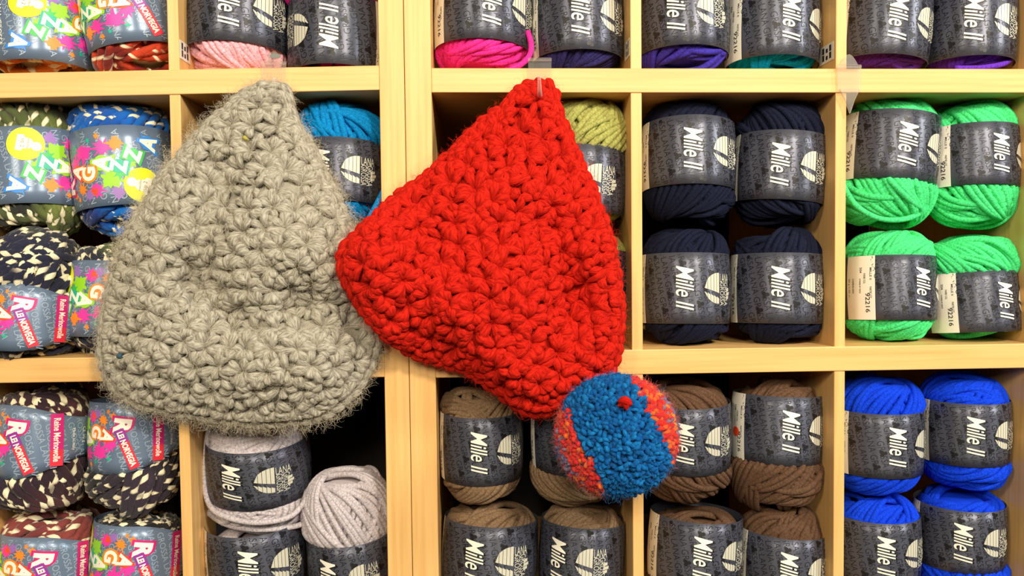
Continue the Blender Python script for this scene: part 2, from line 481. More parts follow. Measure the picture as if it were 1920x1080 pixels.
def splat(r1, cx, cy, r):
    n = 26; pts = []
    for i in range(n):
        a = 2 * PI * i / n
        rr = r * (0.45 + 0.35 * r1.random() + (0.75 * r1.random() if i % 3 == 0 else 0))
        pts.append((cx + rr * math.cos(a), cy + rr * math.sin(a)))
    return poly(pts)
def bright_band(taper):
    def hf(t):
        u = t * LR
        k = min(1, max(0, (u - 110) / 130)); k = k * k * (3 - 2 * k)
        if t < -1.6: k = max(0, (-1.2 - t) / 1.9)
        return (-LH * (1 - taper * 0.5 * k), LH * (1 - taper * 0.42 * k))
    mb = band_mesh(M_blue, hf)
    r1 = random.Random(5)
    v0, f0 = glyphs('LANA GROSSA LANA', -0.0)
    for k in range(22):                                   # pale background lettering
        u = -95 + k * 17.5
        v = v0.copy(); v *= 11.0 / v[:, 1].max(); v[:, 0] -= 20 + (k * 29) % 60; v[:, 0] -= v[:, 0].mean() * 0.3
        w_ = turn(v, -84 + (k % 3) * 4, (u, 30))
        keep = [f_ for f_ in f0 if w_[f_, 1].max() < hf(u / LR)[1] - 3 and w_[f_, 1].min() > hf(u / LR)[0] + 3]
        if keep: decal(mb, w_, keep, M_bluelite, 0.25, cut=False)
    for (n, cx, cy, r) in [('pink', 75, -25, 20), ('pink', 100, -12, 15), ('pink', 55, 40, 15), ('violet', 20, 48, 14), ('violet', 70, 48, 10), ('orange', 20, -38, 15), ('coral', 60, 44, 9),
                           ('lime', 30, 24, 22), ('green', 15, 12, 15), ('orange', 84, 36, 12), ('pink', 40, -30, 18), ('orange', 105, 44, 8), ('orange', 95, 52, 5), ('lime', -2, -5, 13),
                           ('teal', 96, -38, 6), ('teal', 66, -46, 5), ('orange', 50, -52, 6), ('green', 58, 10, 14), ('sky', -28, -40, 14)]:
        decal(mb, *splat(r1, cx, cy, r), K[n], 0.45 + 0.02 * (hash(n) % 3 if False else len(n) % 4))
    me_band = mb.mesh('label_band')
    t = MB()
    for ch, u, v_, oc, a, h_ in (('A', -33, -38, 'sky', -108, 30), ('Z', -6, -16, 'green', -112, 27), ('Z', 17, 3, 'teal', -104, 27), ('A', 44, -4, 'lime', -104, 31),
                                 ('G', 68, 12, 'orange', -96, 27), ('A', 94, 4, 'coral', -112, 27), ('R', 122, 24, 'magenta', -98, 32)):
        g0, f_ = fitted(ch, h_ * .92, h_, bold=0.05)
        big = g0 * 1.28
        decal(t, turn(big, a, (u, v_)), f_, K[oc], 0.75)
        hull = disc(u, v_, h_ * .44, 14)
        decal(t, *hull, K[oc], 0.7)
        decal(t, turn(g0 * .98, a, (u, v_)), f_, M_white, 1.05)
    g = MB()
    g1, g2 = MB(), MB()
    # slanted strip with words
    ax, ay, bx, by = 117, 14, 143, -54
    d = np.array([bx - ax, by - ay]); ln = np.linalg.norm(d); d = d / ln; nrm = np.array([-d[1], d[0]]) * 9
    def seg(s0, s1, m, lift):
        A = np.array([ax, ay]) + d * s0; B = np.array([ax, ay]) + d * s1
        decal(g1, np.array([A - nrm, B - nrm, B + nrm, A + nrm]), [[0, 1, 2, 3]], m, lift)
    seg(-4, 22, K['purple'], 1.2); seg(22, ln + 4, K['red'], 1.2)
    v, f_ = fitted('LEI NORVEGIA', ln - 2, 11, bold=0.04)
    decal(g1, turn(v, math.degrees(math.atan2(d[1], d[0])), ((ax + bx) / 2, (ay + by) / 2)), f_, M_white, 1.5)
    lo, hi = hf(185 / LR)
    decal(g2, *rect(175, 196, lo * .8 + .5, hi - .5), K['magenta'], 0.6)
    decal(g2, *rect(175, 196, lo + .5, lo * .35), K['red'], 0.7)
    v, f_ = fitted('Reine Merinowolle', min(88, (hi - lo) * .82), 11, bold=0.02); decal(g2, turn(v, -90, (185.5, (lo + hi) / 2)), f_, M_white, 1.0)
    v, f_ = fitted('Made in Italy', 42, 7); decal(g2, turn(v, -90, (213, 0)), f_, M_white, 1.0)
    v, f_ = fitted('CE 50 g', 30, 9); decal(g2, turn(v, -90, (234, 6)), f_, M_white, 1.0)
    v, f_ = fitted('LANA GROSSA', 84, 10, bold=0.005); decal(t, turn(v, -90, (-66, 0)), f_, M_white, 1.0)
    decal(g, *disc(-18, 36, 30, 36), K['yellow'], 0.7)
    # white bobble-hat picture in the yellow disc
    bh = [(-15, -14), (13, -14), (14, -4), (10, -3), (8, 8), (3, 12), (-5, 12), (-10, 8), (-12, -3), (-16, -4)]
    decal(g, turn(np.array(bh, float), -100, (-18, 36)), [list(range(len(bh)))], M_white, 1.0)
    decal(g, *disc(-1, 31, 8, 16), M_white, 1.05)
    v, f_ = fitted('up 2', 15, 8); decal(g, turn(v, -100, (-22, 37)), f_, K['grey'], 1.3)
    v, f_ = fitted('needles', 19, 4); decal(g, turn(v, -100, (-13, 36)), f_, K['grey'], 1.3)
    me_t = t.mesh('title_print')
    return me_band, me_t, (g.mesh('badge_print'), g1.mesh('name_strip'), g2.mesh('wool_strip'))
BR = [bright_band(0.0), bright_band(1.0)]

# ------------------------------------------------------------ yarn windings
BA, BC = 85 * S, 118 * S
def surf(d, a, c, p=3.1):
    rho = np.hypot(d[:, 0], d[:, 1]) / a; z = np.abs(d[:, 2]) / c
    r = (rho ** p + z ** p) ** (-1 / p)
    return d * r[:, None]
def fast_mesh(name, verts, quads, uvs, tris=None):
    me = bpy.data.meshes.new(name)
    nf = len(quads); nt = 0 if tris is None else len(tris)
    me.vertices.add(len(verts)); me.vertices.foreach_set('co', verts.ravel())
    li = quads.ravel() if nt == 0 else np.concatenate([quads.ravel(), tris.ravel()])
    me.loops.add(len(li)); me.loops.foreach_set('vertex_index', li.astype(np.int32))
    me.polygons.add(nf + nt)
    st = np.arange(nf) * 4
    if nt: st = np.concatenate([st, nf * 4 + np.arange(nt) * 3])
    me.polygons.foreach_set('loop_start', st.astype(np.int32))
    uvl = me.uv_layers.new(name='UVMap')
    full = np.zeros((len(li), 2)); full[:len(uvs)] = uvs
    uvl.data.foreach_set('uv', full.ravel())
    me.polygons.foreach_set('use_smooth', np.ones(nf + nt, bool))
    me.update(calc_edges=True); me.validate()
    return me
_bm = bmesh.new(); bmesh.ops.create_icosphere(_bm, subdivisions=4, radius=1)
ICO_V = np.array([x.co[:] for x in _bm.verts]); ICO_F = np.array([[x.index for x in fc.verts] for fc in _bm.faces]); _bm.free()
def winding(seed, incl, sgn, sr, lo, hi, lobes=0, amp=0.0, n_extra=4):
    """yarn wound round a soft core, drawn in where the paper band (lo..hi) holds it"""
    r1 = np.random.default_rng(seed)
    seg = 72; k = 8
    t = np.linspace(0, 2 * PI, seg, endpoint=False)
    specs = []
    n = int(2 * PI * BA * math.sin(math.radians(incl)) / (2 * sr) * 0.97)
    for j in range(n):
        specs.append((2 * PI * j / n + r1.normal() * 0.022, incl + r1.normal() * 2.0, r1.normal() * 0.14, 0.014, j * 0.35))
    for b in range(n_extra + 2):
        c0 = r1.uniform(0, 2 * PI); m = r1.integers(3, 7)
        i0 = incl + r1.uniform(-22, 8) if b >= 2 else r1.uniform(68, 78)
        for j in range(m):
            specs.append((c0 + j * 2 * sr / BA / math.sin(math.radians(i0)) * .97, i0 + r1.normal() * 1.5, 0.7 + 0.12 * b + r1.normal() * .1, 0.022, c0 + j * .2))
    V = []; Q = []; U = []
    i_ = np.arange(seg)[:, None]; j_ = np.arange(k)[None]
    i2, j2 = (i_ + 1) % seg, (j_ + 1) % k
    q0 = np.stack([i_ * k + j_, i_ * k + j2, i2 * k + j2, i2 * k + j_], -1).reshape(-1, 4)
    th = np.arange(k) / k * 2 * PI
    for m_, (phi, inc, layer, wob, ph0) in enumerate(specs):
        i = math.radians(inc)
        d = np.stack([np.cos(t) * BA, np.sin(t) * math.cos(i) * BA, np.sin(t) * math.sin(i) * BC], -1)
        d = unit(d); c, s_ = math.cos(phi), math.sin(phi)
        d = np.stack([d[:, 0] * c - d[:, 1] * s_, d[:, 0] * s_ + d[:, 1] * c, d[:, 2]], -1)
        d = unit(d + wob * np.stack([np.sin(2 * t + ph0), np.cos(3 * t + ph0), np.sin(t * 2 + 2 * ph0)], -1))
        lay = np.clip(sgn * np.cos(t) * 3, -1, 1)
        base = surf(d, BA - sr, BC - sr)
        nrm = unit(base * np.array([1 / BA ** 2, 1 / BA ** 2, 1 / BC ** 2]))
        z = base[:, 2] / S
        free = np.clip(np.maximum(z - hi + 5, lo + 5 - z) / 13, 0, 1); free = free * free * (3 - 2 * free)
        out_ = sr * (lay * 0.75 - 0.75 + layer)
        rho = np.hypot(base[:, 0], base[:, 1])
        held = np.minimum(out_, (0.978 * BA - rho) - sr * 1.15 + sr * (lay * .4 - .5))
        p = base + nrm * (out_ * free + held * (1 - free))[:, None]
        tn = unit(np.roll(p, -1, 0) - np.roll(p, 1, 0)); bb = unit(np.cross(tn, nrm)); nn = np.cross(bb, tn)
        sg = np.linalg.norm(np.roll(p, -1, 0) - p, axis=1); s = np.concatenate([[0], np.cumsum(sg)])
        pitch = s[-1] / max(1, round(s[-1] / 0.015)); tw = 1 / pitch if lobes else 0.0; pa = r1.uniform(0, 1) if lobes else 0.0
        ph = (s[:seg, None] / pitch + pa) * 2 * PI
        rr = sr * (1 + amp * np.cos(lobes * (th[None] - ph))) if lobes else np.full((seg, k), sr * (1 + .05 * math.sin(ph0 * 7)))
        V.append((p[:, None] + rr[..., None] * (np.cos(th)[None, :, None] * nn[:, None] + np.sin(th)[None, :, None] * bb[:, None])).reshape(-1, 3))
        Q.append(q0 + m_ * seg * k)
        a = np.broadcast_to(s[:seg, None], (seg, k)); b2 = np.broadcast_to(s[1:, None], (seg, k))
        ja = np.broadcast_to(j_ / k, (seg, k)); jb = ja + 1 / k; u0 = phi * 3.31 + m_ * .7
        U.append(np.stack([np.stack([u0 + a, ja - a * tw - pa], -1), np.stack([u0 + a, jb - a * tw - pa], -1), np.stack([u0 + b2, jb - b2 * tw - pa], -1), np.stack([u0 + b2, ja - b2 * tw - pa], -1)], 2).reshape(-1, 2))
    core = surf(ICO_V * np.array([BA, BA, BC]), BA - 3 * sr, BC - 3.2 * sr)
    nv = sum(len(v) for v in V)
    me = fast_mesh('yarn_winding', np.concatenate(V + [core]), np.concatenate(Q), np.concatenate(U), ICO_F + nv)
    me.materials.append(None)
    return me
SR = 5.4 * S
SM = 7.4 * S
WM = [(54, 1, SR, 3), (55, -1, SR, 4), (48, 1, SR * 1.05, 6), (58, 1, SR, 6)]
WR = [(50, -1, SM, 3), (46, 1, SM, 3), (54, 1, SM, 4)]

Y = dict(
    pink=yarn_mat('pale_pink', lin(238, 176, 190)), magenta=yarn_mat('magenta', lin(170, 30, 110)), hotpink=yarn_mat('hot_pink', lin(235, 50, 150)),
    navypurple=yarn_mat('violet_navy', lin(46, 42, 96)), indigo=yarn_mat('indigo', lin(62, 50, 160)), turq=yarn_mat('turquoise', lin(0, 150, 205)),
    purple=yarn_mat('purple', lin(84, 36, 130)), violet=yarn_mat('violet', lin(100, 48, 185)), cyan=yarn_mat('bright_blue', lin(10, 125, 190)),
    olive=yarn_mat('olive', lin(160, 161, 90)), navy=yarn_mat('navy', lin(21, 25, 46)), green=yarn_mat('mint', lin(74, 218, 132)),
    lilac=yarn_mat('lilac_grey', lin(190, 182, 188)), taupe=yarn_mat('taupe', lin(128, 104, 80)), brown=yarn_mat('brown', lin(92, 68, 52)),
    blue=yarn_mat('royal_blue', lin(14, 62, 215)))
R_ = dict(
    autumn=marl_mat('autumn', [(60, 40, 20), (190, 90, 20), (226, 130, 50), (120, 70, 30)], amount=0.1),
    rust=marl_mat('rust', [(110, 124, 156), (170, 60, 36), (176, 58, 34), (204, 70, 40), (120, 34, 30)], amount=0.7, stretch=30),
    forest=marl_mat('forest', [(36, 36, 46), (44, 46, 46), (88, 100, 54), (118, 130, 66), (40, 40, 50)], amount=0.5),
    ocean=marl_mat('ocean', [(40, 44, 76), (30, 60, 140), (20, 100, 190), (36, 130, 200)], amount=0.62),
    slate=marl_mat('slate', [(36, 38, 58), (40, 42, 62), (44, 46, 60), (78, 90, 52)], amount=0.3),
    plum=marl_mat('plum', [(44, 38, 50), (50, 34, 44), (80, 44, 48)], amount=0.25),
    coal=marl_mat('coal', [(36, 34, 38), (40, 38, 44), (56, 46, 60)], amount=0.3),
    wine=marl_mat('wine', [(60, 44, 52), (120, 56, 56), (140, 66, 60)], amount=0.3))

def set_mat(o, m):
    o.material_slots[0].link = 'OBJECT'; o.material_slots[0].material = m

ball_no = 0
def bearing(p): return math.atan2(p[0], D + p[1])
def ball(kind, colour, var, cx, R, y0, y1, ly0, ly1, feat, label, roll=0, flip=False, taper=0, gap=0.006, tilt=4, group=None, mirror=False):
    """kind 'm' dark-banded or 'r' bright-banded; feat=(u on the band, x in the photo)"""
    dep = R * S * 1.05 + gap
    k = (D + dep) / D
    c = P(cx, (y0 + y1) / 2, dep)
    sx = R * k / 85 * 0.985
    sz = (y1 - y0) * k / 236 * 0.985
    root = empty('yarn_ball', c)
    b = bearing(c)
    root.rotation_euler = (0, 0, 0)
    Rw = Matrix.Rotation(-b, 4, 'Z') @ Matrix.Rotation(math.radians(roll), 4, 'Y') @ Matrix.Rotation(math.radians(-tilt), 4, 'X')
    root.rotation_euler = Rw.to_euler()
    kf = (D + gap) / D
    lz = (ly1 - ly0) * kf / 138
    lc = P(cx, (ly0 + ly1) / 2, gap)[2] - c[2] - R * k * S * math.sin(math.radians(tilt))
    inc, sgn, sr_, ne = (WM if kind == 'm' else WR)[var]
    if mirror: sgn = -sgn
    global ball_no
    ball_no += 1
    wm = winding(ball_no, inc, sgn, sr_, (lc / S - 69 * lz) / sz, (lc / S + 69 * lz) / sz, *((2, .2) if kind == 'r' else (0, 0)), n_extra=ne)
    o = link('yarn_winding', wm, root)
    o.scale = (sx, sx * 0.97, sz)
    set_mat(o, (Y if kind == 'm' else R_)[colour])
    bm_, tt, gg = (ME_BAND, ME_TITLE, ME_EMBLEM) if kind == 'm' else BR[taper]
    band = link('label_band', bm_, root)
    t = math.asin(max(-0.98, min(0.98, (feat[1] - cx) / R)))
    th = feat[0] / LR
    a = (-t - th) if flip else (t - th)
    Lm = (Matrix.Rotation(PI, 4, 'Y') if flip else Matrix()) @ Matrix.Rotation(a, 4, 'Z')
    Lm = Matrix.Translation((0, 0, lc)) @ Lm @ Matrix.Diagonal((sx * 1.0, sx * 1.0, lz, 1))
    band.matrix_local = Lm
    link('title', tt, band)
    if kind == 'm': link('emblem', gg, band)
    else:
        for nm, me_ in zip(('badge', 'name_strip', 'wool_strip'), gg): link(nm, me_, band)
    tag(root, label, 'yarn ball', group or ('speckled yarn balls with blue-grey bands' if kind == 'r' else 'plain yarn balls with charcoal bands'))
    return root, c, sx, sz

T = 0.0
# top row
ball('r', 'autumn', 0, 80, 88, -92, 151, -30, 108, (-33, 42), 'orange, brown and cream speckled yarn ball, top shelf at the far left', tilt=5)
ball('r', 'rust', 1, 250, 88, -92, 151, -62, 72, (143, 282), 'rust, red and grey-blue speckled yarn ball, top shelf, right of the orange one', roll=-8)
ball('m', 'pink', 3, 449, 96, -92, 151, -62, 74, (0, 432), 'pale pink yarn ball on the shelf above the grey hat', roll=3, mirror=True)
ball('m', 'magenta', 2, 632, 90, -92, 151, -20, 118, (0, 618), 'dark magenta yarn ball with upside-down label, right of the pale pink ball', flip=True, roll=1)
ball('m', 'hotpink', 0, 906, 92, -92, 151, -66, 70, (0, 922), 'hot pink yarn ball on the top shelf above the red hat', roll=2)
ball('m', 'navypurple', 3, 1083, 87, -92, 151, -48, 91, (0, 1088), 'dusky violet-navy yarn ball beside the hot pink ball')
ball('m', 'indigo', 2, 1280, 87, -92, 151, -55, 82, (0, 1268), 'indigo yarn ball left of the turquoise one on the top shelf')
ball('m', 'turq', 0, 1448, 88, -92, 151, -35, 101, (0, 1482), 'turquoise yarn ball on the top shelf', roll=1)
ball('m', 'purple', 3, 1655, 87, -92, 151, -38, 98, (0, 1683), 'dark purple yarn ball, top shelf, left of the violet one', roll=4)
ball('m', 'violet', 0, 1816, 82, -92, 151, -38, 102, (0, 1825), 'bright violet yarn ball at the right end of the top shelf', roll=1)
# middle row
ball('r', 'forest', 0, 70, 87, 193, 446, 234, 378, (-33, 38), 'green, black and cream speckled yarn ball with upright yellow badge, middle shelf', tilt=7)
ball('r', 'ocean', 1, 234, 89, 186, 450, 232, 381, (-33, 275), 'bright blue and white speckled yarn ball with upside-down yellow badge', flip=True, roll=-3, tilt=7)
ball('r', 'slate', 2, 68, 86, 432, 676, 535, 660, (124, 50), 'dark slate and cream speckled yarn ball below the green speckled one', roll=6, taper=1, gap=-0.012)
ball('r', 'slate', 0, 216, 80, 450, 668, 490, 632, (66, 186), 'navy speckled yarn ball half hidden behind the left edge of the grey hat', roll=4)
ball('m', 'cyan', 2, 640, 88, 195, 425, 256, 374, (0, 604), 'bright blue yarn ball between the grey hat and the red hat', roll=3, mirror=True)
ball('m', 'olive', 0, 1086, 92, 185, 432, 268, 393, (66, 1125), 'olive green yarn ball peeking out right of the red hat', roll=4)
ball('m', 'olive', 3, 1090, 88, 432, 655, 462, 600, (66, 1100), 'olive green yarn ball mostly hidden behind the red hat, below the other olive one', roll=4)
ball('m', 'navy', 0, 1290, 89, 188, 430, 211, 344, (0, 1299), 'navy yarn ball, upper left of the four navy balls', tilt=7)
ball('m', 'navy', 1, 1461, 86, 192, 428, 240, 373, (0, 1463), 'navy yarn ball, upper right of the four navy balls', roll=3)
ball('m', 'navy', 3, 1284, 85, 428, 647, 472, 608, (0, 1284), 'navy yarn ball, lower left of the four navy balls')
ball('m', 'navy', 2, 1455, 87, 424, 646, 472, 608, (0, 1463), 'navy yarn ball, lower right of the four navy balls')
ball('m', 'green', 1, 1663, 90, 185, 430, 198, 332, (0, 1696), 'mint green yarn ball, upper left of the four green balls', roll=4, tilt=6)
ball('m', 'green', 0, 1819, 84, 190, 432, 225, 346, (0, 1870), 'mint green yarn ball, upper right of the four green balls', roll=-1, mirror=True)
ball('m', 'green', 3, 1667, 84, 430, 641, 476, 602, (0, 1725), 'mint green yarn ball, lower left of the four green balls', roll=-1)
ball('m', 'green', 2, 1819, 82, 434, 638, 508, 626, (0, 1876), 'mint green yarn ball, lower right of the four green balls', roll=-4, mirror=True)
# bottom row
ball('r', 'plum', 0, 82, 88, 715, 962, 762, 900, (122, 38), 'black and cream speckled yarn ball, upper left of the bottom left shelf', roll=3, taper=1)
ball('r', 'coal', 1, 256, 82, 735, 962, 757, 890, (122, 232), 'black and plum speckled yarn ball below the left edge of the grey hat', roll=2, taper=1)
ball('r', 'wine', 2, 96, 90, 952, 1185, 1012, 1145, (122, 80), 'wine red and cream speckled yarn ball in the bottom left corner', roll=4, taper=1)
ball('r', 'coal', 2, 262, 86, 955, 1185, 992, 1128, (122, 262), 'charcoal and cream speckled yarn ball, right of the wine red one', roll=5, taper=1)
ball('m', 'lilac', 2, 487, 96, 775, 992, 848, 962, (0, 438), 'lilac grey yarn ball right below the grey hat', roll=-2, tilt=-7)
ball('m', 'lilac', 1, 485, 92, 984, 1200, 1004, 1136, (0, 470), 'lilac grey yarn ball at the bottom, under another lilac grey ball', roll=-2, tilt=-3)
ball('m', 'lilac', 0, 656, 84, 872, 1105, 1026, 1160, (0, 612), 'lilac grey yarn ball with its bare round top showing, beside an empty space', roll=-3, tilt=-5, mirror=True)
ball('m', 'taupe', 2, 903, 80, 716, 942, 784, 916, (0, 898), 'taupe yarn ball below the lower left edge of the red hat', tilt=-3)
ball('m', 'taupe', 1, 1080, 87, 725, 944, 770, 898, (-60, 1020), 'taupe yarn ball mostly hidden behind the blue pompom', tilt=-4)
ball('m', 'taupe', 0, 918, 92, 934, 1168, 990, 1120, (0, 888), 'taupe yarn ball, bottom shelf, left of the two in front', roll=3)
ball('m', 'taupe', 3, 1090, 83, 942, 1168, 992, 1122, (0, 1045), 'taupe yarn ball, bottom shelf, right of the two in front', roll=3)
ball('m', 'brown', 1, 1284, 88, 706, 938, 767, 898, (0, 1284), 'dark brown yarn ball touching the right side of the pompom', tilt=-2)
rb = ball('m', 'brown', 2, 1455, 86, 704, 960, 744, 876, (0, 1481), 'dark brown yarn ball with a red dot on its label', roll=1)
ball('m', 'brown', 0, 1300, 90, 948, 1180, 982, 1112, (0, 1314), 'dark brown yarn ball, bottom shelf, left of two', roll=3)
ball('m', 'brown', 3, 1466, 84, 940, 1180, 1012, 1142, (0, 1478), 'dark brown yarn ball, bottom shelf, right of two', roll=2)
ball('m', 'blue', 0, 1642, 86, 698, 930, 777, 903, (0, 1680), 'royal blue yarn ball, upper left of the four blue balls', tilt=0)
ball('m', 'blue', 3, 1806, 82, 692, 920, 758, 882, (0, 1827), 'royal blue yarn ball, upper right of the four blue balls', tilt=0)
ball('m', 'blue', 1, 1638, 85, 918, 1140, 982, 1108, (0, 1660), 'royal blue yarn ball, lower left of the four blue balls', tilt=0, mirror=True)
ball('m', 'blue', 2, 1797, 83, 905, 1130, 960, 1084, (0, 1805), 'royal blue yarn ball, lower right of the four blue balls', tilt=0)

dm = MB(); decal(dm, *disc(-112, -12, 10, 20), K['coral'], 1.4)
link('red_dot', dm.mesh('red_dot'), next(c_ for c_ in rb[0].children if c_.name.startswith('label_band')))

# ------------------------------------------------------------ crocheted hats
def smooth_outline(pts, n=240):
    p = np.array(pts, float); m = len(p)
    out = []
    for i in range(m):
        p0, p1, p2, p3 = p[i - 1], p[i], p[(i + 1) % m], p[(i + 2) % m]
        for t in np.linspace(0, 1, 8, endpoint=False):
            out.append(0.5 * ((2 * p1) + (-p0 + p2) * t + (2 * p0 - 5 * p1 + 4 * p2 - p3) * t * t + (-p0 + 3 * p1 - 3 * p2 + p3) * t ** 3))
    return np.array(out)

class Shape:
    """a soft closed pouch: outline (photo positions), thickness profile and folds"""
    def __init__(s, outline, centre, height, back, folds, inset=7):
        o = smooth_outline(outline); s.c = np.array(centre, float)
        d = o - s.c; r = np.hypot(*d.T) - inset; a = np.arctan2(d[:, 1], d[:, 0])
        i = np.argsort(a); s.a = a[i]; s.r = r[i]
        s.H = height; s.back = back; s.folds = folds
    def rho(s, a): return np.interp(a, s.a, s.r, period=2 * PI)
    def k(s, x, y):
        d = np.hypot(x - s.c[0], y - s.c[1]); return d / s.rho(np.arctan2(y - s.c[1], x - s.c[0]))
    def depth(s, x, y):
        k = np.clip(s.k(x, y), 0, 1)
        h = s.H(x, y)
        prof = (1 - k ** 3.2) ** 0.5
        f = np.zeros_like(x)
        for (x0, y0, x1, y1, w_, a) in s.folds:
            dx, dy = x1 - x0, y1 - y0; l2 = dx * dx + dy * dy
            t = np.clip(((x - x0) * dx + (y - y0) * dy) / l2, 0, 1)
            dd = np.hypot(x - x0 - t * dx, y - y0 - t * dy)
            f = f + a * np.exp(-(dd / w_) ** 2)
        return -(s.back(x, y) + h * prof + f * (1 - k ** 4))
    def pt(s, x, y):
        x = np.asarray(x, float); y = np.asarray(y, float)
        return P(x, y, s.depth(x, y))

def petal(mb, shp, x, y, ang, ln, wd, thick, mat, lift=0.2, col=None, nr=11, ns=14, plies=5, arch=0.35, pt=None, dive=1.15):
    """one plump stretch of yarn: pointed at both ends, arched, with twisted plies"""
    ca, sa = math.cos(ang), math.sin(ang)
    f_ = pt or shp.pt
    e = 3.0
    xs = np.array([x, x + ca * e, x - ca * e, x - sa * e, x + sa * e]); ys = np.array([y, y + sa * e, y - sa * e, y + ca * e, y - ca * e])
    if pt is None:
        kk = shp.k(xs, ys); 
        if kk[0] > 1.0: return
        over = kk > 0.985
        if over.any() and not over[0]:
            pass
    q_ = f_(xs, ys)
    tv = q_[1] - q_[2]; sv = q_[3] - q_[4]
    tv = tv / np.linalg.norm(tv); nv = np.cross(tv, sv); nv /= np.linalg.norm(nv)
    if nv[1] > 0: nv = -nv
    sv = np.cross(nv, tv)
    t = np.linspace(-1, 1, nr)
    w_ = np.sqrt(np.clip(1 - np.abs(t) ** 2.3, 0, 1)) * (1 - 0.25 * t)
    w_ = np.maximum(w_, 0.04)
    th = np.arange(ns) / ns * 2 * PI
    gro = 1 + 0.10 * np.cos(plies * th[None] + t[:, None] * 4.2)
    L_ = ln * S / 2; W_ = wd * S / 2; T_ = thick * S / 2
    cx_ = q_[0] + nv * (T_ * lift)
    bend = rnd.uniform(-.25, .25)
    ctr = cx_ + tv * (t * L_)[:, None] + nv * ((1 - t ** 2) * arch * T_ - arch * T_ * .3 - dive * T_ * np.clip(t, 0, 1) ** 2)[:, None] + sv * ((1 - t ** 2) * bend * W_)[:, None]
    v = ctr[:, None] + (w_[:, None] * gro)[..., None] * (np.cos(th)[None, :, None] * sv * W_ + np.sin(th)[None, :, None] * nv * T_)
    f = []; uv = []
    off = rnd.random() * 9
    for i in range(nr - 1):
        for j in range(ns):
            j2 = (j + 1) % ns
            f.append((i * ns + j, i * ns + j2, (i + 1) * ns + j2, (i + 1) * ns + j))
            a0, a1 = i / (nr - 1) * ln * S, (i + 1) / (nr - 1) * ln * S
            uv.append(((off + a0, j / ns), (off + a0, (j + 1) / ns), (off + a1, (j + 1) / ns), (off + a1, j / ns)))
    mb.add(v.reshape(-1, 3), f, mat, uv, col)

def wool_mat(name, col, dark, light, rough=0.92, attr=False):
    m = new_mat('wool_' + name, col, rough, spec=0.1)
    b = bsdf(m)
    b.inputs['Sheen Weight'].default_value = 0.3; b.inputs['Sheen Roughness'].default_value = 0.45
    b.inputs['Sheen Tint'].default_value = light
    nz = fibre(m, None, 160, 14, 0.8, 0.0009, 0.35)
    mx = N(m, 'ShaderNodeMix', data_type='RGBA')
    rp = N(m, 'ShaderNodeMapRange'); rp.inputs[1].default_value = 0.32; rp.inputs[2].default_value = 0.62
    L(m, nz.outputs[0], rp.inputs[0]); L(m, rp.outputs[0], mx.inputs[0])
    if attr:
        at = N(m, 'ShaderNodeAttribute', attribute_name='dye')
        hs = N(m, 'ShaderNodeHueSaturation'); hs.inputs['Value'].default_value = 0.6
        L(m, at.outputs['Color'], hs.inputs['Color'])
        L(m, hs.outputs[0], mx.inputs[6]); L(m, at.outputs['Color'], mx.inputs[7])
    else:
        mx.inputs[6].default_value = dark; mx.inputs[7].default_value = light
    L(m, mx.outputs[2], b.inputs['Base Color'])
    return m
WG = wool_mat('grey', lin(164, 160, 146), lin(122, 116, 104), lin(184, 180, 166))
WRd = wool_mat('red', lin(188, 28, 17), lin(150, 15, 9), lin(206, 36, 21))
WP = wool_mat('pompom', lin(20, 100, 170), lin(10, 70, 140), lin(30, 120, 190), attr=True)

def body(mb, shp, mat, sink=8.0, na=150, nk=40):
    a = np.linspace(-PI, PI, na, endpoint=False)
    V = []; 
    ks = np.sin(np.linspace(0, PI / 2, nk + 1))[1:]
    V.append(shp.pt(np.array([shp.c[0]]), np.array([shp.c[1]])) + [[0, sink * S, 0]])
    for k in ks:
        r = shp.rho(a) * k
        x, y = shp.c[0] + r * np.cos(a), shp.c[1] + r * np.sin(a)
        V.append(shp.pt(x, y) + np.array([0, sink * S, 0]))
    nb = 8
    for k in np.linspace(0.97, 0.15, nb):
        r = shp.rho(a) * k
        x, y = shp.c[0] + r * np.cos(a), shp.c[1] + r * np.sin(a)
        V.append(P(x, y, -(shp.back(x, y)) + 0.0015 * (1 - k)) + np.array([0, sink * S, 0]))
    V.append(P(np.array([shp.c[0]]), np.array([shp.c[1]]), -shp.back(shp.c[0], shp.c[1]) + 0.0015) + np.array([0, sink * S, 0]))
    V = np.concatenate(V); f = []
    for i in range(na): f.append((0, 1 + i, 1 + (i + 1) % na))
    R2 = nk + nb
    for j in range(R2 - 1):
        for i in range(na):
            i2 = (i + 1) % na
            f.append((1 + j * na + i, 1 + (j + 1) * na + i, 1 + (j + 1) * na + i2, 1 + j * na + i2))
    last = 1 + R2 * na; j = R2 - 1
    for i in range(na): f.append((1 + j * na + i, last, 1 + j * na + (i + 1) % na))
    mb.add(V, f, mat)

